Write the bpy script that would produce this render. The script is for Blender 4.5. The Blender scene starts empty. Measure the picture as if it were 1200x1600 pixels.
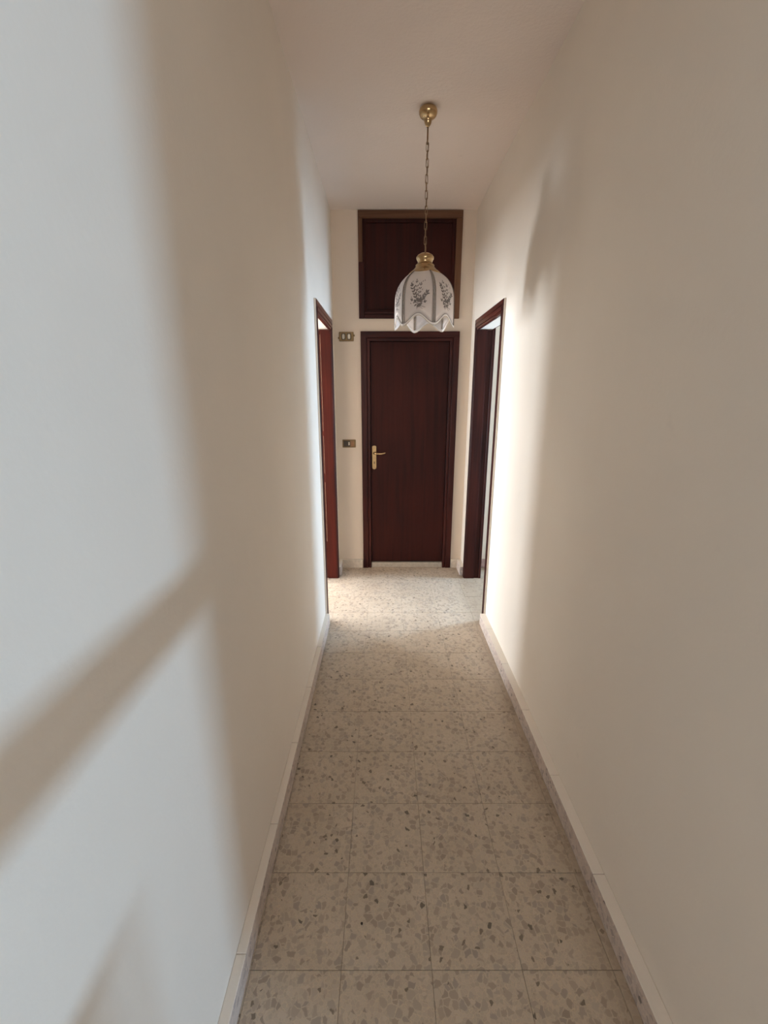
import bpy, bmesh, math, random
from mathutils import Vector, Matrix
random.seed(7)
scene = bpy.context.scene
C = scene.collection

# ------------------------------------------------------------------ camera
FPX = 690.0                       # focal length in pixels of a 1200 px wide frame
EYE = 1.66
cam_d = bpy.data.cameras.new('camera')
cam_d.sensor_fit = 'HORIZONTAL'; cam_d.sensor_width = 36.0
cam_d.lens = 36.0 * FPX / 1200.0
cam_d.clip_start = 0.02
cam = bpy.data.objects.new('camera', cam_d); C.objects.link(cam)
cam.location = (0, 0, EYE)
cam.rotation_euler = (math.pi/2 - math.atan(188.0/FPX), 0, 0)
scene.camera = cam

# ------------------------------------------------------------------ world, exposure
world = bpy.data.worlds.new('world'); scene.world = world
world.use_nodes = True
world.node_tree.nodes['Background'].inputs[0].default_value = (0.62, 0.78, 1.0, 1)
world.node_tree.nodes['Background'].inputs[1].default_value = 1.0
scene.view_settings.view_transform = 'Standard'
scene.view_settings.look = 'None'
scene.view_settings.gamma = 1.0
scene.view_settings.use_curve_mapping = False
scene.view_settings.exposure = 1.25
scene.cycles.max_bounces = 16
scene.cycles.diffuse_bounces = 10
scene.cycles.sample_clamp_indirect = 6.0

# ------------------------------------------------------------------ plan of the flat (metres)
XL, XR = -0.430, 0.747            # corridor wall faces
WT, WTR = 0.155, 0.122            # thickness of the left and right corridor walls
D = 4.04                          # end wall
CZ = 3.062                        # ceiling
DY0, DY1, DZ = 3.005, 3.765, 2.135 # clear opening of the two side doors
RY = 0.30                         # where the right wall begins
LRX = -4.0                        # outer wall of the left room
RRX = 2.60                        # outer wall of the right room
HX0, HX1, HY0 = -2.4, 6.0, -5.0   # living room behind the camera

# ------------------------------------------------------------------ daylight through the windows, and an added fill
def window_light(name, loc, rot, sx, sy, power, color):
    l = bpy.data.lights.new(name, 'AREA'); l.shape = 'RECTANGLE'
    l.size = sx; l.size_y = sy; l.energy = power; l.color = color
    o = bpy.data.objects.new(name, l); C.objects.link(o)
    o.location = loc; o.rotation_euler = rot
    return o
FACE_PX = (math.pi/2, 0, -math.pi/2)    # shines along +X
FACE_MX = (math.pi/2, 0, math.pi/2)     # shines along -X
FACE_PY = (math.pi/2, 0, 0)             # shines along +Y
SKY = (0.80, 0.89, 1.0)
# left room: balcony window, tall window and the high window between them
LW = [(2.60, 3.28, 0.15, 1.75), (5.22, 5.95, 0.15, 2.25), (3.55, 5.05, 1.75, 2.40)]
LP = [78.0, 138.0, 78.0]
for (a, b, z0, z1), p in zip(LW, LP):
    window_light('window_area_light', (LRX-0.05, (a+b)/2, (z0+z1)/2), FACE_PX, b-a, z1-z0, p, (0.84, 0.92, 1.0))
# right room: one small window
RW = [(3.42, 3.90, 0.25, 2.2)]
window_light('window_area_light', (RRX+0.05, 3.66, 1.22), FACE_MX, 0.48, 1.95, 48.0, (0.50, 0.73, 1.0))
# living room: slit under a lowered shutter, and an added fill light at the back
SW = (-3.02, -2.10, 1.32, 1.57)
window_light('window_area_light', (HX1+0.05, -2.56, 1.445), FACE_MX, 0.92, 0.25, 130.0, (0.45, 0.71, 1.0))
BW = (-1.3, 1.9, 0.9, 2.3)
window_light('window_area_light', (0.3, HY0-0.05, 1.6), FACE_PY, 3.2, 1.4, 30.0, (1.0, 0.88, 0.77))  # warm fill added behind the camera to lift the corridor's ambient light

# ------------------------------------------------------------------ helpers
def box(bm, x0, x1, y0, y1, z0, z1, mi=0):
    v = [bm.verts.new(p) for p in ((x0,y0,z0),(x1,y0,z0),(x1,y1,z0),(x0,y1,z0),(x0,y0,z1),(x1,y0,z1),(x1,y1,z1),(x0,y1,z1))]
    fs = [bm.faces.new([v[i] for i in f]) for f in ((0,3,2,1),(4,5,6,7),(0,1,5,4),(1,2,6,5),(2,3,7,6),(3,0,4,7))]
    for f in fs: f.material_index = mi
    return fs            # bottom, top, -Y, +X, +Y, -X

def lathe(bm, prof, seg=28, cx=0, cy=0, cap=True):
    rings = []
    for r, z in prof:
        rings.append([bm.verts.new((cx + r*math.cos(2*math.pi*i/seg), cy + r*math.sin(2*math.pi*i/seg), z)) for i in range(seg)])
    for a, b in zip(rings, rings[1:]):
        for i in range(seg):
            j = (i+1) % seg
            f = bm.faces.new((a[i], a[j], b[j], b[i])); f.smooth = True
    if cap:
        bm.faces.new(rings[0][::-1]); bm.faces.new(rings[-1])

def tube(bm, pts, r, seg=8, closed=False):
    pts = [Vector(p) for p in pts]; n = len(pts); rings = []
    ref = None
    for i, p in enumerate(pts):
        if closed: t = pts[(i+1) % n] - pts[i-1]
        else: t = pts[min(i+1, n-1)] - pts[max(i-1, 0)]
        t.normalize()
        if ref is None:
            ref = Vector((0,0,1)) if abs(t.z) < .9 else Vector((1,0,0))
        a = (ref - t*ref.dot(t)).normalized(); b = t.cross(a); ref = a
        rr = r[i] if isinstance(r, (list, tuple)) else r
        rings.append([bm.verts.new(p + a*rr*math.cos(2*math.pi*k/seg) + b*rr*math.sin(2*math.pi*k/seg)) for k in range(seg)])
    m = n if closed else n-1
    for i in range(m):
        A, B = rings[i], rings[(i+1) % n]
        for k in range(seg):
            f = bm.faces.new((A[k], A[(k+1) % seg], B[(k+1) % seg], B[k])); f.smooth = True
    if not closed:
        bm.faces.new(rings[0][::-1]); bm.faces.new(rings[-1])

def obj(name, bm, mats, parent=None, bevel=0.0, seg=2):
    bmesh.ops.recalc_face_normals(bm, faces=bm.faces[:])
    me = bpy.data.meshes.new(name); bm.to_mesh(me); bm.free()
    for m in (mats if isinstance(mats, (list, tuple)) else [mats]): me.materials.append(m)
    o = bpy.data.objects.new(name, me); C.objects.link(o)
    if parent is not None:
        o.parent = parent
        root = parent
        off = Vector(parent.location)
        while root.parent is not None:
            root = root.parent; off = off + Vector(root.location)
        me.transform(Matrix.Translation(-off))
    if bevel:
        md = o.modifiers.new('bevel', 'BEVEL'); md.width = bevel; md.segments = seg; md.limit_method = 'ANGLE'
    return o

def empty(name, loc):
    o = bpy.data.objects.new(name, None); C.objects.link(o); o.location = loc; o.empty_display_size = .1
    return o

def tag(o, label=None, cat=None, kind=None, group=None):
    if label: o['label'] = label
    if cat: o['category'] = cat
    if kind: o['kind'] = kind
    if group: o['group'] = group
    return o

def cells(a0, a1, z0, z1, holes):
    A = sorted({a0, a1, *[h[0] for h in holes], *[h[1] for h in holes]})
    Z = sorted({z0, z1, *[h[2] for h in holes], *[h[3] for h in holes]})
    for p, q in zip(A, A[1:]):
        for r, s in zip(Z, Z[1:]):
            m, n = (p+q)/2, (r+s)/2
            if not any(h[0] < m < h[1] and h[2] < n < h[3] for h in holes):
                yield p, q, r, s

def wall_x(name, x0, x1, y0, y1, holes, mat, label):
    bm = bmesh.new()
    for p, q, r, s in cells(y0, y1, 0, CZ, holes): box(bm, x0, x1, p, q, r, s)
    return tag(obj(name, bm, mat), label, 'wall', 'structure')

def wall_y(name, y0, y1, x0, x1, holes, mat, label):
    bm = bmesh.new()
    for p, q, r, s in cells(x0, x1, 0, CZ, holes): box(bm, p, q, y0, y1, r, s)
    return tag(obj(name, bm, mat), label, 'wall', 'structure')

# ------------------------------------------------------------------ materials
def newmat(name):
    m = bpy.data.materials.new(name); m.use_nodes = True
    nt = m.node_tree; b = nt.nodes['Principled BSDF']
    return m, nt, b
def N(nt, kind, **kw):
    n = nt.nodes.new(kind)
    for k, v in kw.items(): setattr(n, k, v)
    return n
def ramp(nt, fac, stops):
    r = N(nt, 'ShaderNodeValToRGB'); e = r.color_ramp.elements
    while len(e) < len(stops): e.new(.5)
    for i, (p, c) in enumerate(stops):
        e[i].position = p; e[i].color = (*c, 1)
    nt.links.new(fac, r.inputs[0]); return r.outputs[0]
def mixc(nt, fac, a, b, blend='MIX'):
    m = N(nt, 'ShaderNodeMix', data_type='RGBA', blend_type=blend)
    for s, v in ((m.inputs[0], fac), (m.inputs[6], a), (m.inputs[7], b)):
        if hasattr(v, 'is_linked'): nt.links.new(v, s)
        elif isinstance(v, (int, float)): s.default_value = v
        else: s.default_value = (*v, 1)
    return m.outputs[2]

def paint(name, col, rough=.75, bump=.06, spots=True):
    m, nt, b = newmat(name)
    g = N(nt, 'ShaderNodeNewGeometry')
    n1 = N(nt, 'ShaderNodeTexNoise'); n1.inputs['Scale'].default_value = 1.7; n1.inputs['Detail'].default_value = 4
    nt.links.new(g.outputs['Position'], n1.inputs['Vector'])
    c = ramp(nt, n1.outputs[0], [(.35, tuple(x*.975 for x in col)), (.65, tuple(min(1, x*1.015) for x in col))])
    if spots:
        n3 = N(nt, 'ShaderNodeTexNoise'); n3.inputs['Scale'].default_value = 9.0; n3.inputs['Detail'].default_value = 6
        nt.links.new(g.outputs['Position'], n3.inputs['Vector'])
        f = ramp(nt, n3.outputs[0], [(.70, (0,0,0)), (.80, (.12,.12,.12))])
        c = mixc(nt, f, c, tuple(x*.55 for x in col))
    nt.links.new(c, b.inputs['Base Color'])
    b.inputs['Roughness'].default_value = rough
    b.inputs['Specular IOR Level'].default_value = .3
    n2 = N(nt, 'ShaderNodeTexNoise'); n2.inputs['Scale'].default_value = 70; n2.inputs['Detail'].default_value = 3
    n4 = N(nt, 'ShaderNodeTexNoise'); n4.inputs['Scale'].default_value = 6; n4.inputs['Detail'].default_value = 2
    nt.links.new(g.outputs['Position'], n2.inputs['Vector']); nt.links.new(g.outputs['Position'], n4.inputs['Vector'])
    bp = N(nt, 'ShaderNodeBump'); bp.inputs['Strength'].default_value = bump; bp.inputs['Distance'].default_value = .01
    nt.links.new(n2.outputs[0], bp.inputs['Height'])
    bp2 = N(nt, 'ShaderNodeBump'); bp2.inputs['Strength'].default_value = .12; bp2.inputs['Distance'].default_value = .02
    nt.links.new(n4.outputs[0], bp2.inputs['Height']); nt.links.new(bp.outputs[0], bp2.inputs['Normal'])
    nt.links.new(bp2.outputs[0], b.inputs['Normal'])
    return m

def wood(name, dark, light, axis='Z', rough=.4, scale=1.0, coat=.06):
    m, nt, b = newmat(name)
    g = N(nt, 'ShaderNodeNewGeometry')
    mp = N(nt, 'ShaderNodeMapping')
    k = {'X': (1.2, 26, 26), 'Y': (26, 1.2, 26), 'Z': (26, 26, 1.2)}[axis]
    mp.inputs['Scale'].default_value = tuple(v*scale for v in k)
    nt.links.new(g.outputs['Position'], mp.inputs['Vector'])
    n = N(nt, 'ShaderNodeTexNoise'); n.inputs['Scale'].default_value = 1.6; n.inputs['Detail'].default_value = 7; n.inputs['Distortion'].default_value = .6
    nt.links.new(mp.outputs[0], n.inputs['Vector'])
    n2 = N(nt, 'ShaderNodeTexNoise'); n2.inputs['Scale'].default_value = 1.3; n2.inputs['Detail'].default_value = 2
    nt.links.new(g.outputs['Position'], n2.inputs['Vector'])
    mx = N(nt, 'ShaderNodeMath', operation='MULTIPLY_ADD'); mx.inputs[1].default_value = .45; mx.inputs[2].default_value = 0
    nt.links.new(n2.outputs[0], mx.inputs[0])
    ad = N(nt, 'ShaderNodeMath', operation='MULTIPLY_ADD'); ad.inputs[1].default_value = .6
    nt.links.new(n.outputs[0], ad.inputs[0]); nt.links.new(mx.outputs[0], ad.inputs[2])
    c = ramp(nt, ad.outputs[0], [(.36, dark), (.68, light)])
    nt.links.new(c, b.inputs['Base Color'])
    b.inputs['Roughness'].default_value = rough
    b.inputs['Coat Weight'].default_value = coat; b.inputs['Coat Roughness'].default_value = .3
    b.inputs['Specular IOR Level'].default_value = .13
    bp = N(nt, 'ShaderNodeBump'); bp.inputs['Strength'].default_value = .08; bp.inputs['Distance'].default_value = .003
    nt.links.new(n.outputs[0], bp.inputs['Height']); nt.links.new(bp.outputs[0], b.inputs['Normal'])
    return m

def plain(name, col, rough=.5, metal=0.0, spec=.5):
    m, nt, b = newmat(name)
    g = N(nt, 'ShaderNodeNewGeometry')
    n = N(nt, 'ShaderNodeTexNoise'); n.inputs['Scale'].default_value = 45; n.inputs['Detail'].default_value = 3
    nt.links.new(g.outputs['Position'], n.inputs['Vector'])
    c = ramp(nt, n.outputs[0], [(.3, tuple(x*.86 for x in col)), (.7, tuple(min(1, x*1.1) for x in col))])
    nt.links.new(c, b.inputs['Base Color'])
    b.inputs['Roughness'].default_value = rough; b.inputs['Metallic'].default_value = metal
    b.inputs['Specular IOR Level'].default_value = spec
    return m

def terrazzo(name, base, dark=1.0, dirt=False):
    m, nt, b = newmat(name)
    g = N(nt, 'ShaderNodeNewGeometry'); oi = N(nt, 'ShaderNodeObjectInfo')
    off = N(nt, 'ShaderNodeMath', operation='MULTIPLY'); off.inputs[1].default_value = 17.0
    nt.links.new(oi.outputs['Random'], off.inputs[0])
    cb = N(nt, 'ShaderNodeCombineXYZ')
    nt.links.new(off.outputs[0], cb.inputs[0]); nt.links.new(off.outputs[0], cb.inputs[2])
    ad = N(nt, 'ShaderNodeVectorMath', operation='ADD')
    nt.links.new(g.outputs['Position'], ad.inputs[0]); nt.links.new(cb.outputs[0], ad.inputs[1])
    # a little warp so that the chips are irregular
    wn = N(nt, 'ShaderNodeTexNoise'); wn.inputs['Scale'].default_value = 60; wn.inputs['Detail'].default_value = 2
    nt.links.new(ad.outputs[0], wn.inputs['Vector'])
    ws = N(nt, 'ShaderNodeVectorMath', operation='SCALE'); ws.inputs['Scale'].default_value = .012
    nt.links.new(wn.outputs['Color'], ws.inputs[0])
    wp = N(nt, 'ShaderNodeVectorMath', operation='ADD')
    nt.links.new(ad.outputs[0], wp.inputs[0]); nt.links.new(ws.outputs[0], wp.inputs[1])
    B = base
    def mul(k, t=(1,1,1)): return tuple(min(1, B[i]*k*t[i]) for i in range(3))
    def chips(scale, stops, edge):
        v = N(nt, 'ShaderNodeTexVoronoi', feature='F1'); v.inputs['Scale'].default_value = scale
        e = N(nt, 'ShaderNodeTexVoronoi', feature='DISTANCE_TO_EDGE'); e.inputs['Scale'].default_value = scale
        nt.links.new(wp.outputs[0], v.inputs['Vector']); nt.links.new(wp.outputs[0], e.inputs['Vector'])
        sp = N(nt, 'ShaderNodeSeparateColor'); nt.links.new(v.outputs['Color'], sp.inputs[0])
        col = ramp(nt, sp.outputs[0], stops)
        ed = ramp(nt, e.outputs['Distance'], [(edge*.55, (0,0,0)), (edge, (1,1,1))])
        return col, ed, sp.outputs[1], sp.outputs[2]
    ca, ea, ra, _ = chips(95, [(.0, mul(.91)), (.3, mul(1.0)), (.6, mul(1.06)), (.88, mul(.95,(1,.97,.98))), (1.0, mul(1.12))], .05)
    cbg, eb, rb, rb2 = chips(52, [(.0, mul(.68,(1,.98,1.0))), (.35, mul(.82,(1,.97,.96))), (.6, mul(.9)), (.8, mul(.74,(.97,.98,1.04))), (1.0, mul(1.1))], .09)
    matrix = mul(1.16, (1.0, .97, .90))
    c = mixc(nt, ea, matrix, ca)
    pick = N(nt, 'ShaderNodeMath', operation='GREATER_THAN'); pick.inputs[1].default_value = .52
    nt.links.new(rb, pick.inputs[0])
    f = N(nt, 'ShaderNodeMath', operation='MULTIPLY'); nt.links.new(pick.outputs[0], f.inputs[0]); nt.links.new(eb, f.inputs[1])
    c = mixc(nt, f.outputs[0], c, cbg)
    cd, ed, rd, _ = chips(70, [(.0, mul(.30)), (1.0, mul(.48,(1,.95,.9)))], .12)
    pk2 = N(nt, 'ShaderNodeMath', operation='GREATER_THAN'); pk2.inputs[1].default_value = .975
    nt.links.new(rd, pk2.inputs[0])
    f2 = N(nt, 'ShaderNodeMath', operation='MULTIPLY'); nt.links.new(pk2.outputs[0], f2.inputs[0]); nt.links.new(ed, f2.inputs[1])
    c = mixc(nt, f2.outputs[0], c, cd)
    # wear: broad blotches of traffic dirt
    bn = N(nt, 'ShaderNodeTexNoise'); bn.inputs['Scale'].default_value = 5; bn.inputs['Detail'].default_value = 5
    nt.links.new(g.outputs['Position'], bn.inputs['Vector'])
    c = mixc(nt, 1.0, c, ramp(nt, bn.outputs[0], [(.3, (.90,.88,.86)), (.7, (1,1,1))]), 'MULTIPLY')
    if dirt:            # brown grime worn into the strip along the right skirting
        sx = N(nt, 'ShaderNodeSeparateXYZ'); nt.links.new(g.outputs['Position'], sx.inputs[0])
        nn = N(nt, 'ShaderNodeMath', operation='MULTIPLY_ADD'); nn.inputs[1].default_value = .16
        nt.links.new(bn.outputs[0], nn.inputs[0]); nt.links.new(sx.outputs[0], nn.inputs[2])
        df = ramp(nt, nn.outputs[0], [(.68, (0,0,0)), (.80, (.55,.55,.55))])
        c = mixc(nt, df, c, mul(.62, (1.05,.92,.78)))
    nt.links.new(c, b.inputs['Base Color'])
    b.inputs['Roughness'].default_value = .42
    b.inputs['Specular IOR Level'].default_value = .35
    rn = N(nt, 'ShaderNodeTexNoise'); rn.inputs['Scale'].default_value = 14; rn.inputs['Detail'].default_value = 4
    nt.links.new(g.outputs['Position'], rn.inputs['Vector'])
    rr = ramp(nt, rn.outputs[0], [(.3, (.34,)*3), (.7, (.55,)*3)])
    nt.links.new(rr, b.inputs['Roughness'])
    return m

WALL = paint('wall_paint', (.73, .663, .58))
ENDDIM = paint('wall_paint_end_dimmed', (.66, .565, .465))  # wall paint darkened and yellowed to stand for dimmer light on the end wall
CEIL = paint('ceiling_paint', (.75, .665, .605), bump=.15)
TERR = terrazzo('terrazzo', (.475, .40, .315), dirt=True)
TERR_ROOM = terrazzo('terrazzo_room', (.475, .40, .315))
SKIRT = terrazzo('terrazzo_skirting', (.55, .47, .42))
SKIRT_PINK = terrazzo('terrazzo_pink', (.42, .30, .29))
GROUT = plain('grout', (.24, .18, .135), .9)
MAHOG = wood('mahogany', (.020, .0055, .005), (.062, .014, .010))
MAHOGX = wood('mahogany_across', (.020, .0055, .005), (.062, .014, .010), axis='X')
MAHOGY = wood('mahogany_along', (.035, .009, .007), (.10, .024, .017), axis='Y', rough=.28)
LEAFW = wood('veneer', (.020, .0048, .0040), (.046, .0090, .0062), scale=.7, rough=.5, coat=0)
REDW = wood('mahogany_red', (.034, .0062, .0042), (.078, .0120, .0075), rough=.45, coat=0)
BARE = wood('bare_wood', (.095, .045, .025), (.165, .083, .048), rough=.6, coat=0)
BAREX = wood('bare_wood_across', (.095, .045, .025), (.165, .083, .048), axis='X', rough=.6, coat=0)
BAREPALE = plain('worn_wood', (.34, .22, .15), .6)
BRASS = plain('brass', (.52, .36, .19), .17, 1.0)
OLDBRASS = plain('old_brass', (.40, .27, .13), .38, 1.0)
CHAINM = plain('chain_bronze', (.30, .20, .12), .42, 1.0)
SWPLATE = plain('switch_plate_bronze', (.20, .13, .06), .42, .7)
SWDARK = plain('switch_dark', (.05, .035, .022), .5)
SWBROWN = plain('switch_brown', (.26, .13, .06), .45, .3)
ROCKER = plain('rocker_ivory', (.62, .57, .46), .35)
HOLE = plain('dark_hole', (.008, .006, .005), .8)
MARBLE = plain('threshold_marble', (.42, .365, .30), .5)
CHIP = plain('dark_pebble', (.02, .014, .012), .6)
STEEL = plain('strike_steel', (.30, .27, .24), .4, .9)

def frosted(name, col):
    m = bpy.data.materials.new(name); m.use_nodes = True; nt = m.node_tree
    out = nt.nodes['Material Output']; b = nt.nodes['Principled BSDF']
    b.inputs['Base Color'].default_value = (*col, 1); b.inputs['Roughness'].default_value = .35
    t = N(nt, 'ShaderNodeBsdfTranslucent'); t.inputs[0].default_value = (*col, 1)
    n = N(nt, 'ShaderNodeTexNoise'); n.inputs['Scale'].default_value = 25
    bp = N(nt, 'ShaderNodeBump'); bp.inputs['Strength'].default_value = .05; nt.links.new(n.outputs[0], bp.inputs['Height'])
    nt.links.new(bp.outputs[0], b.inputs['Normal'])
    mx = N(nt, 'ShaderNodeMixShader'); mx.inputs[0].default_value = .45
    nt.links.new(b.outputs[0], mx.inputs[1]); nt.links.new(t.outputs[0], mx.inputs[2])
    nt.links.new(mx.outputs[0], out.inputs[0]); return m
FROST = frosted('frosted_glass', (.80, .75, .72))
FROSTRIM = frosted('rim_glass', (.90, .87, .84))
def clear(name):
    m = bpy.data.materials.new(name); m.use_nodes = True; nt = m.node_tree
    out = nt.nodes['Material Output']; b = nt.nodes['Principled BSDF']
    b.inputs['Base Color'].default_value = (.55, .5, .46, 1); b.inputs['Roughness'].default_value = .12
    t = N(nt, 'ShaderNodeBsdfTransparent'); t.inputs[0].default_value = (.8, .78, .75, 1)
    n = N(nt, 'ShaderNodeTexNoise'); n.inputs['Scale'].default_value = 30
    f = ramp(nt, n.outputs[0], [(.35, (.35,)*3), (.65, (.75,)*3)])
    mx = N(nt, 'ShaderNodeMixShader'); nt.links.new(f, mx.inputs[0])
    nt.links.new(b.outputs[0], mx.inputs[1]); nt.links.new(t.outputs[0], mx.inputs[2])
    nt.links.new(mx.outputs[0], out.inputs[0]); return m
CLEAR = clear('clear_glass')
ETCH = plain('etched_grey', (.16, .135, .125), .5)
ETCH2 = plain('etched_grey_pale', (.34, .30, .28), .5)
LIP = plain('pale_lip', (.55, .48, .38), .35)
LINE = plain('leading_line', (.10, .08, .07), .4)

# ------------------------------------------------------------------ floor and ceiling
bm = bmesh.new()
PX, PY = 0.269, 0.2757
TX0, TY0 = 0.411, 0.909
YF0 = TY0 - 4*PY
TXa, TXb = TX0 - 4*PX, TX0 + 3*PX
box(bm, TXa, TXb, YF0, D+.3, -.06, -.004)                 # mortar bed under the tiles
for x0, x1, y0, y1 in ((LRX-.2, TXa, 0.9, 6.7), (TXb, RRX+.2, 1.9, D+.3), (HX0-.2, HX1+.2, HY0-.2, YF0), (HX0-.2, TXa, YF0, .9), (TXb, HX1+.2, YF0, .6), (TXa, XL-WT, D+.3, 6.7)):
    box(bm, x0, x1, y0, y1, -.06, 0, 1)
floor = tag(obj('floor', bm, [GROUT, TERR_ROOM]), 'beige terrazzo tile floor of the narrow corridor', 'floor', 'structure')
gap = .0007
rng = random.Random(3)
for i in range(-4, 3):
    for j in range(-4, 13):
        x0, x1 = TX0 + i*PX, TX0 + (i+1)*PX
        y0, y1 = TY0 + j*PY, TY0 + (j+1)*PY
        y1 = min(y1, D)
        if y1 - y0 < .02: continue
        if y1 < DY0 - .05:                    # corridor: cut at the walls
            x0, x1 = max(x0, XL), min(x1, XR)
            if y1 > RY and x1 - x0 < .015: continue
        else:
            if x1 <= XL - .2 and y0 > DY1 + .1: continue
        if x1 - x0 < .01: continue
        bm = bmesh.new()
        dz = rng.uniform(-.0004, .0004)
        fs = box(bm, x0+gap*.6, x1-gap*.6, y0+gap, y1-gap, -.004, dz)
        r = bmesh.ops.bevel(bm, geom=[e for e in fs[1].edges], offset=.0006, segments=1, affect='EDGES')
        obj('tile', bm, TERR, floor)
bm = bmesh.new()
pts = [(.0035*(1+.25*math.sin(2.3*k))*math.cos(k*math.pi/4), .0045*(1+.2*math.cos(1.7*k))*math.sin(k*math.pi/4)) for k in range(8)]
lo = [bm.verts.new((-.072+a*1.15, 1.028+b*1.15, 0)) for a, b in pts]; hi = [bm.verts.new((-.072+a, 1.028+b, .0015)) for a, b in pts]
bm.faces.new(hi)
for k in range(8): bm.faces.new((lo[k], lo[(k+1) % 8], hi[(k+1) % 8], hi[k]))
tag(obj('pebble', bm, CHIP, floor), 'black pebble showing in a beige tile')

bm = bmesh.new()
box(bm, LRX-.2, HX1+.2, HY0-.2, 6.8, CZ, CZ+.12)
tag(obj('ceiling', bm, CEIL), 'plain off-white plaster ceiling of the corridor', 'ceiling', 'structure')

# ------------------------------------------------------------------ walls
hole = (DY0-.028, DY1+.028, -1, DZ+.028)
wall_x('wall_left', XL-WT, XL, -.35, 6.6, [hole], WALL, 'cream plaster wall on the left of the corridor')
wall_x('wall_right', XR, XR+WTR, RY, D+.2, [hole], WALL, 'cream plaster wall on the right of the corridor')
# end wall with the recess of the door and of the loft hatch
EX0, EX1, EZ = -.150, .598, 2.105
HXa, HXb, HZa, HZb = -.21, .634, 2.256, CZ-.004
bm = bmesh.new()
for p, q, r, s in cells(XL, XR, 0, CZ, [(EX0, EX1, -1, EZ), (HXa+.02, HXb-.02, HZa+.02, HZb)]):
    box(bm, p, q, D, D+.14, r, s)
box(bm, XL-WT, RRX+.2, D+.14, D+.25, 0, CZ)
tag(obj('wall_end', bm, ENDDIM), 'cream end wall around the brown door', 'wall', 'structure')
wall_y('wall_right_room', D, D+.14, XR+WTR, RRX+.2, [], WALL, 'pale wall seen through the right doorway')
wall_x('wall_right_room_outer', RRX, RRX+.15, 1.9, D, RW, WALL, 'outer wall of the right room with its window')
wall_y('wall_right_room_near', 1.9, 2.0, XR+WTR, RRX, [], WALL, 'near wall of the right room')
wall_x('wall_right_room_shade_pier', 1.36, 1.50, D-.17, D, [], WALL, 'unseen pier added to shade the end wall of the right room')  # added out of view to keep direct window light off this wall
wall_x('wall_left_room_outer', LRX-.15, LRX, 1.2, 6.6, LW, WALL, 'outer wall of the left room with its windows')
wall_y('wall_left_room_near', 1.2, 1.35, LRX, XL-WT, [], WALL, 'near wall of the left room')
wall_y('wall_left_room_end', 6.45, 6.6, LRX, XL-WT, [], WALL, 'end wall of the left room')
wall_y('wall_living_right', RY, RY+.12, XR+WTR, HX1+.15, [], WALL, 'living room wall right of the corridor mouth')
wall_y('wall_living_left', -.35, -.20, HX0, XL-WT, [], WALL, 'living room wall left of the corridor mouth')
wall_x('wall_living_west', HX0-.15, HX0, HY0, -.2, [], WALL, 'left side wall of the living room')
wall_x('wall_living_east', HX1, HX1+.15, HY0, RY, [SW], WALL, 'shuttered side wall of the living room')
wall_y('wall_living_back', HY0-.15, HY0, HX0, HX1, [BW], WALL, 'window wall at the back of the living room')

# out-of-view railing added to cast the shadow band on the left wall
bm = bmesh.new()
box(bm, .80, .85, -1.25, RY, 1.212, 1.318)
box(bm, .79, .86, -1.32, -1.25, 0, 1.35)
rail = tag(obj('shadow_rail', bm, MAHOGY, None, .006), 'added unseen wooden rail that shadows the left wall', 'rail', 'structure')
bm = bmesh.new(); box(bm, .805, .845, -1.25, -.10, .90, .94)
obj('shadow_lower_rail', bm, MAHOGY, rail, .004)
bal = None
for i in range(13):  # added slats that half-shade the lower part of the left wall
    if bal is None:
        bm = bmesh.new(); box(bm, .808, .842, -.140, -.100, 0, .90)
        bal = obj('shadow_baluster', bm, MAHOG, rail, .003)
    else:
        o = bal.copy(); C.objects.link(o); o.parent = rail; o.location.y -= .092*i

# ------------------------------------------------------------------ skirting: short terrazzo pieces, tops painted over
def skirting(name, pieces, label, mat=SKIRT, painted=True):
    e = empty(name, pieces[0][:3] if False else (0, 0, 0)); tag(e, label, 'skirting board', 'structure')
    for (x0, x1, y0, y1, h) in pieces:
        bm = bmesh.new(); fs = box(bm, x0, x1, y0, y1, .0006, h)
        if painted: fs[1].material_index = 1
        obj('skirting_stone', bm, [mat, WALL], e, .0025, 2)
    return e
def run(a, b, step, rng):
    out = []; p = a
    while p < b - 1e-6:
        q = min(b, p + step)
        if b - q < .12: q = b
        out.append((p + .0002, q - .0002)); p = q
    return out
NE = DY0 - .063                       # near edge of the side-door casings
FE = DY1 + .063
skirting('baseboard_left', [(XL, -.400, a, b, .085) for a, b in run(-.3, NE-.002, .40, rng)] + [(XL, -.400, FE+.002, D-.03, .085)], 'low stone skirting along the left wall')
skirting('baseboard_right', [(.706, XR, a, b, .085) for a, b in run(RY+.02, NE-.002, .40, rng)] + [(.706, XR, FE+.002, D-.03, .085)], 'low stone skirting along the right wall')
skirting('baseboard_end', [(XL, -.206, D-.026, D, .085), (.648, XR, D-.026, D, .085)], 'short stone skirting on either side of the end door', plain('skirting_cream', (.56, .49, .40), .6))
skirting('baseboard_right_room', [(a, b, D-.022, D, .085) for a, b in run(XR+WTR, 1.36, .4, rng)], 'pinkish stone skirting seen through the right doorway', SKIRT_PINK, False)

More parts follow.
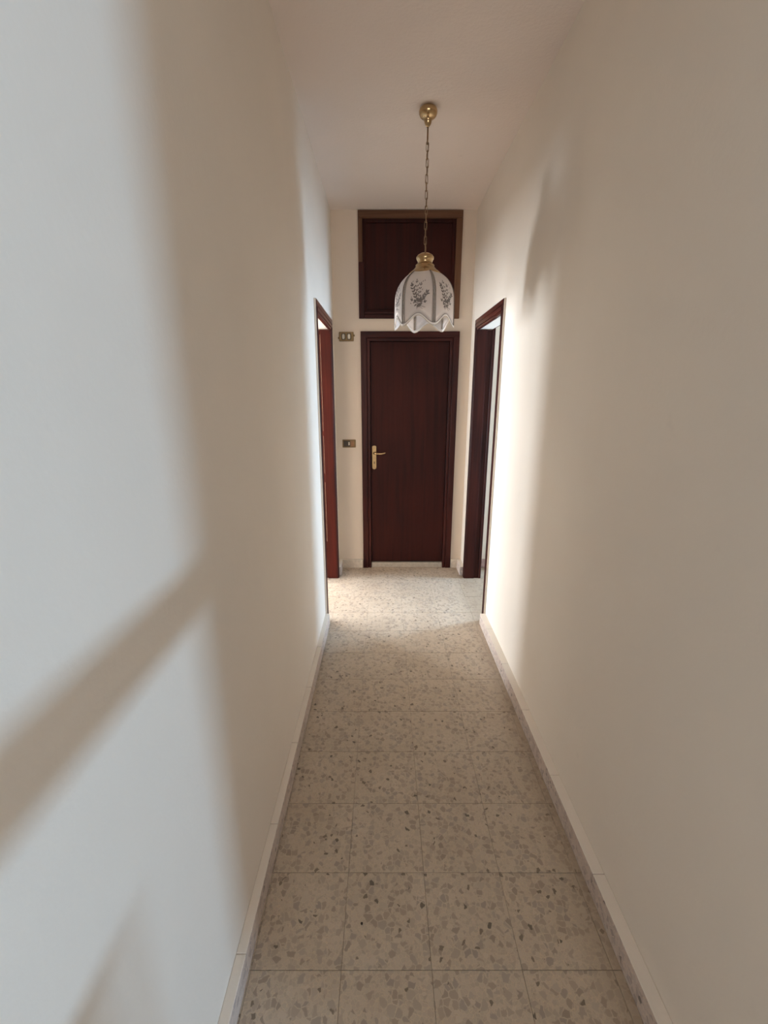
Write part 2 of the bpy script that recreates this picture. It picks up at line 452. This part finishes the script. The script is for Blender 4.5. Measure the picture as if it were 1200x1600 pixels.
# ------------------------------------------------------------------ side doorways: casing, jambs, lining
def doorway(name, side, label):
    """side -1: opening in the left wall, +1: in the right wall"""
    xf = XL if side < 0 else XR                      # wall face in the corridor
    WT = globals()['WT'] if side < 0 else WTR
    inn = -side                                      # direction into the corridor
    e = empty(name, (xf, DY0, 0)); tag(e, label, 'doorway', 'structure')
    jm = REDW if side < 0 else MAHOG
    def b3(bm, d0, d1, y0, y1, z0, z1):
        a, b = sorted((xf + inn*d0, xf + inn*d1)); return box(bm, a, b, y0, y1, z0, z1)
    CW = .060
    # casing profile: (distance from the opening start, end, protrusion)
    prof = [(0.0, .012, .010), (.012, .028, .016), (.028, .036, .011), (.036, CW, .014)]
    hprof = [(0.0, .016, .010), (.016, .036, .016), (.036, .046, .011), (.046, .078, .014)]
    for s in (-1, 1):
        bm = bmesh.new()
        base = DY0 if s < 0 else DY1
        for (p, q, d), h in zip(prof, hprof):
            y0, y1 = sorted((base + s*p, base + s*q))
            fs = b3(bm, -.001, d, y0, y1, 0, DZ + h[1])
            if s < 0 and q == CW: fs[2].material_index = 1     # outer edge splashed with wall paint
        obj('casing_side', bm, [MAHOG, WALL], e, .0015, 1)
    bm = bmesh.new()
    for (p, q, d), h in zip(prof, hprof):
        b3(bm, -.001, d + .0005, DY0 - p, DY1 + p, DZ + h[0], DZ + h[1])
    obj('casing_head', bm, MAHOGY, e, .0015, 1)
    # jamb boards lining the wall thickness, with the rebate step
    for s, y in ((-1, DY0), (1, DY1)):
        bm = bmesh.new()
        y0, y1 = sorted((y, y + s*.028)); b3(bm, -.080, 0, y0, y1, 0, DZ)
        y0, y1 = sorted((y + s*.012, y + s*.028)); b3(bm, -WT, -.080, y0, y1, 0, DZ)
        obj('jamb', bm, jm, e, .0025, 2)
    bm = bmesh.new()
    b3(bm, -WT, -.014, DY0-.012, DY1+.012, DZ+.006, DZ+.028)
    tag(obj('head_lining', bm, WALL, e, .002, 1), 'overpainted underside of the doorway head')
    bm = bmesh.new(); b3(bm, -.0137, .0005, DY0, DY1, DZ, DZ+.020)
    obj('head_board', bm, MAHOGY, e, .002, 1)
    if side < 0:
        bm = bmesh.new(); b3(bm, -.128, -.100, DY1+.0098, DY1+.0122, .93, 1.09)
        s = obj('strike_plate', bm, STEEL, e, .001, 1); tag(s, 'worn metal strike plate')
        bm = bmesh.new()
        for z in (.97, 1.03): b3(bm, -.122, -.108, DY1+.0085, DY1+.0100, z, z+.03)
        obj('latch_hole', bm, HOLE, s)
        bm = bmesh.new()
        for z0, z1 in ((.36, .90), (.98, 1.30), (1.34, 2.10)): b3(bm, -.0822, -.0798, DY1-.0006, DY1+.002, z0, z1)
        tag(obj('worn_edge', bm, BAREPALE, e), 'pale worn edge of the rebate')
    # casing on the room side
    bm = bmesh.new()
    for y0, y1 in ((DY0-.07, DY0), (DY1, DY1+.07)): b3(bm, -WT-.02, -WT+.001, y0, y1, 0, DZ+.012)
    b3(bm, -WT-.02, -WT+.001, DY0-.07, DY1+.07, DZ+.012, DZ+.08)
    obj('back_casing', bm, MAHOG, e, .002, 1)
    return e
doorway('door_2', -1, 'open doorway in the left wall with reddish wooden jamb')
doorway('door_3', 1, 'open doorway in the right wall with dark wooden jamb')

# ------------------------------------------------------------------ end door
d1 = tag(empty('door_1', (.22, D, 0)), 'closed dark mahogany flush door at the corridor end', 'door', 'structure')
OX0, OX1, OZ = -.200, .645, 2.155
prof = [(0, .050, .022), (.050, .056, .012), (.056, .078, .018)]
for s in (-1, 1):
    bm = bmesh.new()
    for p, q, d in prof:
        x0, x1 = sorted((OX0 + p, OX0 + q) if s < 0 else (OX1 - p, OX1 - q))
        box(bm, x0, x1, D-d, D+.001, 0, OZ - p)
    # jamb behind the casing
    x0, x1 = sorted((OX0+.078, OX0+.050) if s < 0 else (OX1-.078, OX1-.050))
    box(bm, x0, x1, D+.001, D+.10, 0, OZ-.078)
    obj('casing_side', bm, MAHOG, d1, .0018, 1)
bm = bmesh.new()
for p, q, d in prof:
    box(bm, OX0 + p, OX1 - p, D-d-.0005, D+.001, OZ - q, OZ - p)
box(bm, OX0+.050, OX1-.050, D+.001, D+.10, OZ-.078, OZ-.050)
obj('casing_head', bm, MAHOGX, d1, .0018, 1)
LX0, LX1, LZ0, LZ1 = OX0+.081, OX1-.081, .058, OZ-.081
bm = bmesh.new(); box(bm, LX0, LX1, D+.006, D+.046, LZ0, LZ1)
obj('door_leaf', bm, LEAFW, d1, .002, 2)
bm = bmesh.new(); box(bm, OX0+.078, OX1-.078, D-.010, D+.10, .0005, .050)
tag(obj('threshold', bm, MARBLE, d1, .004, 2), 'pale stone threshold')
# handle: long back plate with rounded ends, lever, keyhole
hx = LX0 + .030; hz = 1.085
bm = bmesh.new()
outl = []
for k in range(13): outl.append((.019*math.cos(math.pi*k/12), .088+.019*math.sin(math.pi*k/12)*.7))
for k in range(13): outl.append((-.019*math.cos(math.pi*k/12), -.098-.019*math.sin(math.pi*k/12)))
f = bm.faces.new([bm.verts.new((hx+a, D+.006, hz+b)) for a, b in outl])
r = bmesh.ops.extrude_face_region(bm, geom=[f])
for v in [g for g in r['geom'] if isinstance(g, bmesh.types.BMVert)]: v.co.y -= .006
hp = obj('door_handle', bm, OLDBRASS, d1, .0015, 2); tag(hp, 'brass lever handle on a long plate')
bm = bmesh.new()
yb = D - .001
tube(bm, [(hx, yb, hz+.034), (hx, yb-.030, hz+.034), (hx+.006, yb-.042, hz+.034), (hx+.020, yb-.047, hz+.034), (hx+.045, yb-.047, hz+.032), (hx+.070, yb-.047, hz+.033), (hx+.092, yb-.045, hz+.038), (hx+.104, yb-.044, hz+.041)],
     [.011, .010, .010, .010, .009, .009, .008, .005], 12)
obj('lever', bm, BRASS, hp)
bm = bmesh.new()
box(bm, hx-.003, hx+.003, D-.0012, D, hz-.066, hz-.046)
obj('keyhole', bm, HOLE, hp)
bm = bmesh.new()
for z in (.088, -.100):
    lathe(bm, [(.004, 0), (.0035, .0015)], 10)
    for v in bm.verts[-20:] if False else list(bm.verts)[-20:]:
        x, y, zz = v.co; v.co = (hx + x, D - zz, hz + z + y)
obj('screw', bm, STEEL, hp)

# ------------------------------------------------------------------ loft hatch above the door
lh = tag(empty('loft_hatch', (.21, D, HZa)), 'dark wooden loft hatch above the end door with bare brown frame edges', 'hatch')
FW = .052
bm = bmesh.new(); box(bm, HXa, HXb, D-.014, D+.02, HZb-.056, HZb)
tag(obj('frame_board', bm, BAREX, lh, .002, 1), 'bare brown top board')
bm = bmesh.new(); box(bm, HXb-.050, HXb, D-.014, D+.02, HZa, HZb-.0565)
tag(obj('frame_board', bm, BARE, lh, .002, 1), 'bare brown right board')
zs = 2.685
bm = bmesh.new(); box(bm, HXa, HXa+.034, D-.014, D+.02, zs, HZb-.0565)
tag(obj('frame_board', bm, BARE, lh, .002, 1), 'bare brown upper left board')
bm = bmesh.new(); box(bm, HXa, HXa+.046, D-.016, D+.02, HZa, zs-.0005)
tag(obj('frame_board', bm, MAHOG, lh, .002, 1), 'dark varnished lower left board')
bm = bmesh.new()
box(bm, HXa+.0465, HXb-.0505, D-.016, D+.02, HZa, HZa+.028); box(bm, HXa+.0465, HXb-.0505, D-.008, D+.02, HZa+.028, HZa+.036); box(bm, HXa+.0465, HXb-.0505, D-.012, D+.02, HZa+.036, HZa+.056)
tag(obj('frame_board', bm, MAHOGX, lh, .0015, 1), 'dark varnished bottom board')
bm = bmesh.new()
a0, a1, c0, c1 = HXa+.034, HXb-.050, HZa+.056, HZb-.0565
for x0, x1, z0, z1 in ((a0, a0+.026, c0, c1), (a1-.026, a1, c0, c1), (a0+.026, a1-.026, c1-.026, c1), (a0+.026, a1-.026, c0, c0+.018)):
    box(bm, x0, x1, D+.004, D+.05, z0, z1)
obj('inner_bead', bm, LEAFW, lh, .003, 2)
bm = bmesh.new(); box(bm, a0+.02, a1-.02, D+.022, D+.045, c0+.012, c1-.02)
obj('hatch_panel', bm, LEAFW, lh, .002, 1)

# ------------------------------------------------------------------ light switches
def rocker_bm(cx, cz, w, h, y, oval=True):
    bm = bmesh.new()
    n = 20
    ring = []
    for k in range(n):
        a = 2*math.pi*k/n
        e = 4.0 if oval else 12.0
        ca, sa = math.cos(a), math.sin(a)
        r = (abs(ca)**e + abs(sa)**e)**(-1/e)
        ring.append((cx + w/2*r*ca, cz + h/2*r*sa))
    lo = [bm.verts.new((x, y, z)) for x, z in ring]
    hi = [bm.verts.new((cx+(x-cx)*.85, y-.005 - .002*(z-cz)/h*2, cz+(z-cz)*.92)) for x, z in ring]
    bm.faces.new(hi)
    for k in range(n): bm.faces.new((lo[k], lo[(k+1) % n], hi[(k+1) % n], hi[k]))
    return bm
sx, sz = -.322, 2.114
sw = tag(empty('light_switch', (sx, D, sz)), 'double light switch on a bronze plate, high beside the top of the end door', 'switch')
bm = bmesh.new(); box(bm, sx-.062, sx+.062, D-.010, D, sz-.038, sz+.038)
obj('wall_plate', bm, SWPLATE, sw, .004, 2)
for dx in (-.0245, .0235):
    bm = rocker_bm(sx+dx, sz, .036, .052, D-.0095); obj('rocker_frame', bm, SWDARK, sw)
    bm = rocker_bm(sx+dx, sz, .022, .040, D-.0145); obj('rocker', bm, ROCKER, sw)
for s in (-1, 1):
    bm = bmesh.new(); box(bm, sx+s*.066-.006, sx+s*.066+.006, D-.006, D, sz-.008+s*.010, sz+.006+s*.010)
    obj('plate_clip', bm, SWPLATE, sw, .001, 1)
sx, sz = -.317, 1.205
sw = tag(empty('light_switch', (sx, D, sz)), 'single light switch with one small ivory rocker, at handle height left of the end door', 'switch')
bm = bmesh.new(); box(bm, sx-.060, sx+.060, D-.009, D, sz-.036, sz+.036)
obj('wall_plate', bm, SWPLATE, sw, .004, 2)
bm = bmesh.new(); box(bm, sx-.050, sx-.012, D-.0115, D-.008, sz-.026, sz+.026)
obj('blank_module', bm, SWDARK, sw, .001, 1)
bm = bmesh.new(); box(bm, sx-.0115, sx+.0115, D-.0112, D-.008, sz-.026, sz+.026)
obj('rocker_frame', bm, SWDARK, sw, .001, 1)
bm = rocker_bm(sx, sz, .014, .030, D-.0110, False); obj('rocker', bm, ROCKER, sw)
bm = bmesh.new(); box(bm, sx+.012, sx+.044, D-.0115, D-.008, sz-.026, sz+.026)
tag(obj('blank_module', bm, SWBROWN, sw, .001, 1), 'brown blank module')

# ------------------------------------------------------------------ pendant lamp
LXc, LYc = .226, 2.715
lamp = tag(empty('pendant_lamp', (LXc, LYc, CZ)), 'brass pendant lamp with six scalloped frosted glass panels, hanging by a chain', 'lamp')
bm = bmesh.new()
lathe(bm, [(.030, CZ), (.034, CZ-.002), (.0435, CZ-.010), (.0475, CZ-.020), (.0470, CZ-.030), (.042, CZ-.041), (.032, CZ-.049), (.0235, CZ-.0535), (.0195, CZ-.058), (.0190, CZ-.064), (.0165, CZ-.073), (.011, CZ-.082), (.006, CZ-.088), (.001, CZ-.089)], 32, LXc, LYc)
obj('ceiling_canopy', bm, BRASS, lamp)
z = CZ - .086
bm = bmesh.new()
tube(bm, [(LXc, LYc, z+.004), (LXc, LYc, z-.055), (LXc-.001, LYc, z-.078)], [.0042, .0042, .0036], 8)
obj('hanging_rod', bm, CHAINM, lamp)
z -= .070
L, pitch, zend = .044, .0375, 2.398
k = 0
link_me = None
nlinks = int(round((z - zend) / pitch))
pitch = (z - zend - .004) / nlinks
for k in range(nlinks):
    zc = z - pitch*(k+.5)
    if link_me is None:
        bm = bmesh.new(); pts = []
        a, hh = .0068, L/2 - .0068
        for i in range(7): pts.append((a*math.cos(math.pi*i/6), 0, hh + a*math.sin(math.pi*i/6)))
        for i in range(7): pts.append((-a*math.cos(math.pi*i/6), 0, -hh - a*math.sin(math.pi*i/6)))
        tube(bm, pts, .0016, 6, True)
        o = obj('chain_link', bm, CHAINM); link_me = o.data
    else:
        o = bpy.data.objects.new('chain_link', link_me); C.objects.link(o)
    o.parent = lamp
    o.location = (0.001*math.sin(k), 0, zc - CZ)
    o.rotation_euler = (0, 0, math.radians(18 if k % 2 == 0 else 100))
bm = bmesh.new()
pts = []
for i in range(25):
    t = i/24; zz = z + (zend - z)*t
    pts.append((LXc + .0045*math.cos(t*26), LYc - .003 + .003*math.sin(t*26), zz))
tube(bm, pts, .0013, 6)
obj('electric_cord', bm, CHAINM, lamp)
bm = bmesh.new()
lathe(bm, [(.001, 2.399), (.008, 2.397), (.026, 2.392), (.042, 2.383), (.0495, 2.372), (.048, 2.363), (.042, 2.354), (.040, 2.345), (.0425, 2.339), (.050, 2.336), (.053, 2.332), (.052, 2.326), (.058, 2.318), (.071, 2.306), (.086, 2.294), (.092, 2.286), (.091, 2.281), (.086, 2.280)], 36, LXc, LYc)
obj('shade_cap', bm, BRASS, lamp)
# glass shade
PROF = [(2.000, .172), (2.06, .172), (2.12, .1715), (2.165, .170), (2.19, .167), (2.213, .160), (2.235, .149), (2.255, .134), (2.272, .116), (2.285, .098), (2.294, .084)]
def RAD(z):
    if z <= PROF[0][0]: return PROF[0][1]
    for (a, ra), (b, rb) in zip(PROF, PROF[1:]):
        if a <= z <= b: return ra + (rb-ra)*(z-a)/(b-a)
    return PROF[-1][1]
ROT = math.radians(-46)
def corner(k, z):
    a = ROT + k*math.pi/3
    R = RAD(z); return Vector((LXc + R*math.sin(a), LYc - R*math.cos(a), z))
def surf(k, s, z, off=0.0):
    A, B = corner(k, z), corner(k+1, z)
    m = (A+B)/2; n = Vector((m.x-LXc, m.y-LYc, 0)).normalized()
    p = A.lerp(B, (s+1)/2)
    return p + n*(.010*(1-s*s)*min(1, RAD(z)/.176) + off)
def zbot(s):                       # scallop: low at the corners, arched in the middle
    return 2.006 + .050*(.5 + .5*math.cos(math.pi*s))
ZT = 2.294
zlev = [0, .12, .25, .4, .52, .6, .68, .75, .81, .86, .9, .94, .97, 1.0]
def strip_mesh(k, svals, z0f, z1f, off0=0.0, thick=.003):
    bm = bmesh.new(); grid = []
    for s in svals:
        za, zb = z0f(s), z1f(s)
        grid.append([[bm.verts.new(surf(k, s, za + (zb-za)*t, o)) for t in zlev] for o in (off0, off0-thick)])
    n = len(zlev)
    for a, b in zip(grid, grid[1:]):
        for j in range(n-1):
            for q in (0, 1):
                f = bm.faces.new((a[q][j], b[q][j], b[q][j+1], a[q][j+1])); f.smooth = True
        bm.faces.new((a[0][0], b[0][0], b[1][0], a[1][0])); bm.faces.new((a[0][-1], b[0][-1], b[1][-1], a[1][-1]))
    for g in (grid[0], grid[-1]):
        for j in range(n-1): bm.faces.new((g[0][j], g[0][j+1], g[1][j+1], g[1][j]))
    return bm
def half(k, z): return (corner(k, z) - corner(k+1, z)).length/2

def leaf(bm, k, x, z, ang, ln, wd, off=.0006):
    ca, sa = math.cos(ang), math.sin(ang); vs = []
    for u, w in ((0, 0), (.3, .42), (.62, .40), (1, 0), (.62, -.40), (.3, -.42)):
        px = x + ln*u*ca - wd*w*sa; pz = z + ln*u*sa + wd*w*ca
        vs.append(bm.verts.new(surf(k, max(-.95, min(.95, px/half(k, pz))), pz, off)))
    bm.faces.new(vs)
def stem(bm, k, x0, z0, x1, z1, w=.0012, off=.0005):
    dx, dz = x1-x0, z1-z0; l = math.hypot(dx, dz); nx, nz = -dz/l*w/2, dx/l*w/2
    for i in range(3):
        a, b = i/3, (i+1)/3; vs = []
        for t, q in ((a, 1), (b, 1), (b, -1), (a, -1)):
            px, pz = x0+dx*t+nx*q, z0+dz*t+nz*q
            vs.append(bm.verts.new(surf(k, px/half(k, pz), pz, off)))
        bm.faces.new(vs)
def spray(bm, k, x0, z0, x1, z1, n, ln, wd, rg):
    stem(bm, k, x0, z0, x1, z1)
    a = math.atan2(z1-z0, x1-x0)
    for i in range(n):
        t = (i+1)/(n+.3); x, z = x0+(x1-x0)*t, z0+(z1-z0)*t
        for s in (-1, 1):
            leaf(bm, k, x, z, a + s*rg.uniform(.5, .9), ln*rg.uniform(.75, 1.1), wd)
    leaf(bm, k, x1, z1, a, ln, wd)
PW = .905
for k in range(6):
    sv = [-PW + 2*PW*i/16 for i in range(17)]
    p = obj('shade_panel', strip_mesh(k, sv, lambda s: zbot(s)+.013, lambda s: ZT), FROST, lamp)
    tag(p, 'frosted glass panel with an etched grey flower spray')
    rg = random.Random(11+k)
    bm = bmesh.new()
    cx, cz = -.004, 2.112
    spray(bm, k, cx, cz, -.036, 2.205, 6, .020, .0095, rg)
    spray(bm, k, cx, cz, -.012, 2.225, 5, .015, .006, rg)
    spray(bm, k, cx, cz, .012, 2.208, 5, .015, .006, rg)
    spray(bm, k, cx, cz, .044, 2.165, 5, .020, .010, rg)
    spray(bm, k, cx, cz, -.034, 2.132, 2, .014, .007, rg)
    spray(bm, k, cx, cz, .034, 2.122, 2, .014, .007, rg)
    spray(bm, k, cx, cz+.012, .026, 2.140, 2, .016, .010, rg)
    for i in range(12):
        a = rg.uniform(0, 6.28); leaf(bm, k, cx+.004*math.cos(a), cz+.004+.006*math.sin(a), a, .020, .009, .0007)
    tag(obj('etched_flower', bm, ETCH, p), None, None, 'stuff')
    bm = bmesh.new()
    stem(bm, k, cx, cz, -.008, 2.086, .0022); stem(bm, k, cx, cz-.004, .038, 2.094, .003); stem(bm, k, cx, cz-.004, .024, 2.086, .002)
    for i in range(14):
        leaf(bm, k, rg.uniform(-.040, .042), rg.uniform(2.11, 2.225), rg.uniform(.6, 2.5), .012, .005, .0004)
    tag(obj('etched_stem', bm, ETCH2, p), None, None, 'stuff')
    # scalloped rim: a white glass lip between two dark lines
    sf = [-1 + 2*i/28 for i in range(29)]
    bm = bmesh.new()
    g0 = [[bm.verts.new(surf(k, s, zbot(s)+dz, o)) for dz in (0, .0125)] for s in sf for o in (.0012,)]
    g1 = [[bm.verts.new(surf(k, s, zbot(s)+dz, o)) for dz in (0, .0125)] for s in sf for o in (-.0022,)]
    for i in range(28):
        bm.faces.new((g0[i][0], g0[i+1][0], g0[i+1][1], g0[i][1])); bm.faces.new((g1[i][0], g1[i][1], g1[i+1][1], g1[i+1][0]))
        bm.faces.new((g0[i][0], g1[i][0], g1[i+1][0], g0[i+1][0])); bm.faces.new((g0[i][1], g0[i+1][1], g1[i+1][1], g1[i][1]))
    rim = obj('shade_rim', bm, FROSTRIM, lamp)
    bm = bmesh.new()
    tube(bm, [surf(k, s, zbot(s)+.0125, .001) for s in sf], .0011, 6)
    obj('dark_line', bm, LINE, rim)
    bm = bmesh.new()
    tube(bm, [surf(k, s, zbot(s), 0) for s in sf], .0019, 6)
    obj('lip_bead', bm, LIP, rim)
    # clear bevelled strip at the corner, with its two dark lines
    bm = strip_mesh(k, [PW, (1+PW)/2, 1.0], lambda s: zbot(s)+.013, lambda s: ZT)
    b2 = strip_mesh(k+1, [-1.0, -(1+PW)/2, -PW], lambda s: zbot(s)+.013, lambda s: ZT)
    me = bpy.data.meshes.new('tmp'); b2.to_mesh(me); b2.free(); bm.from_mesh(me); bpy.data.meshes.remove(me)
    cs = obj('corner_strip', bm, CLEAR, lamp)
    for kk, s in ((k, PW), (k+1, -PW), (k, 1.0)):
        bm = bmesh.new()
        tube(bm, [surf(kk, s, zbot(s)+.013 + (ZT-zbot(s)-.013)*t, .0006) for t in zlev], .0011 if s < 1 else .0008, 6)
        obj('dark_line', bm, LINE, cs)
# lamp holder inside
bm = bmesh.new(); lathe(bm, [(.018, 2.286), (.020, 2.25), (.020, 2.215), (.017, 2.21)], 20, LXc, LYc)
obj('lamp_holder', bm, plain('holder_white', (.6, .58, .55), .5), lamp)
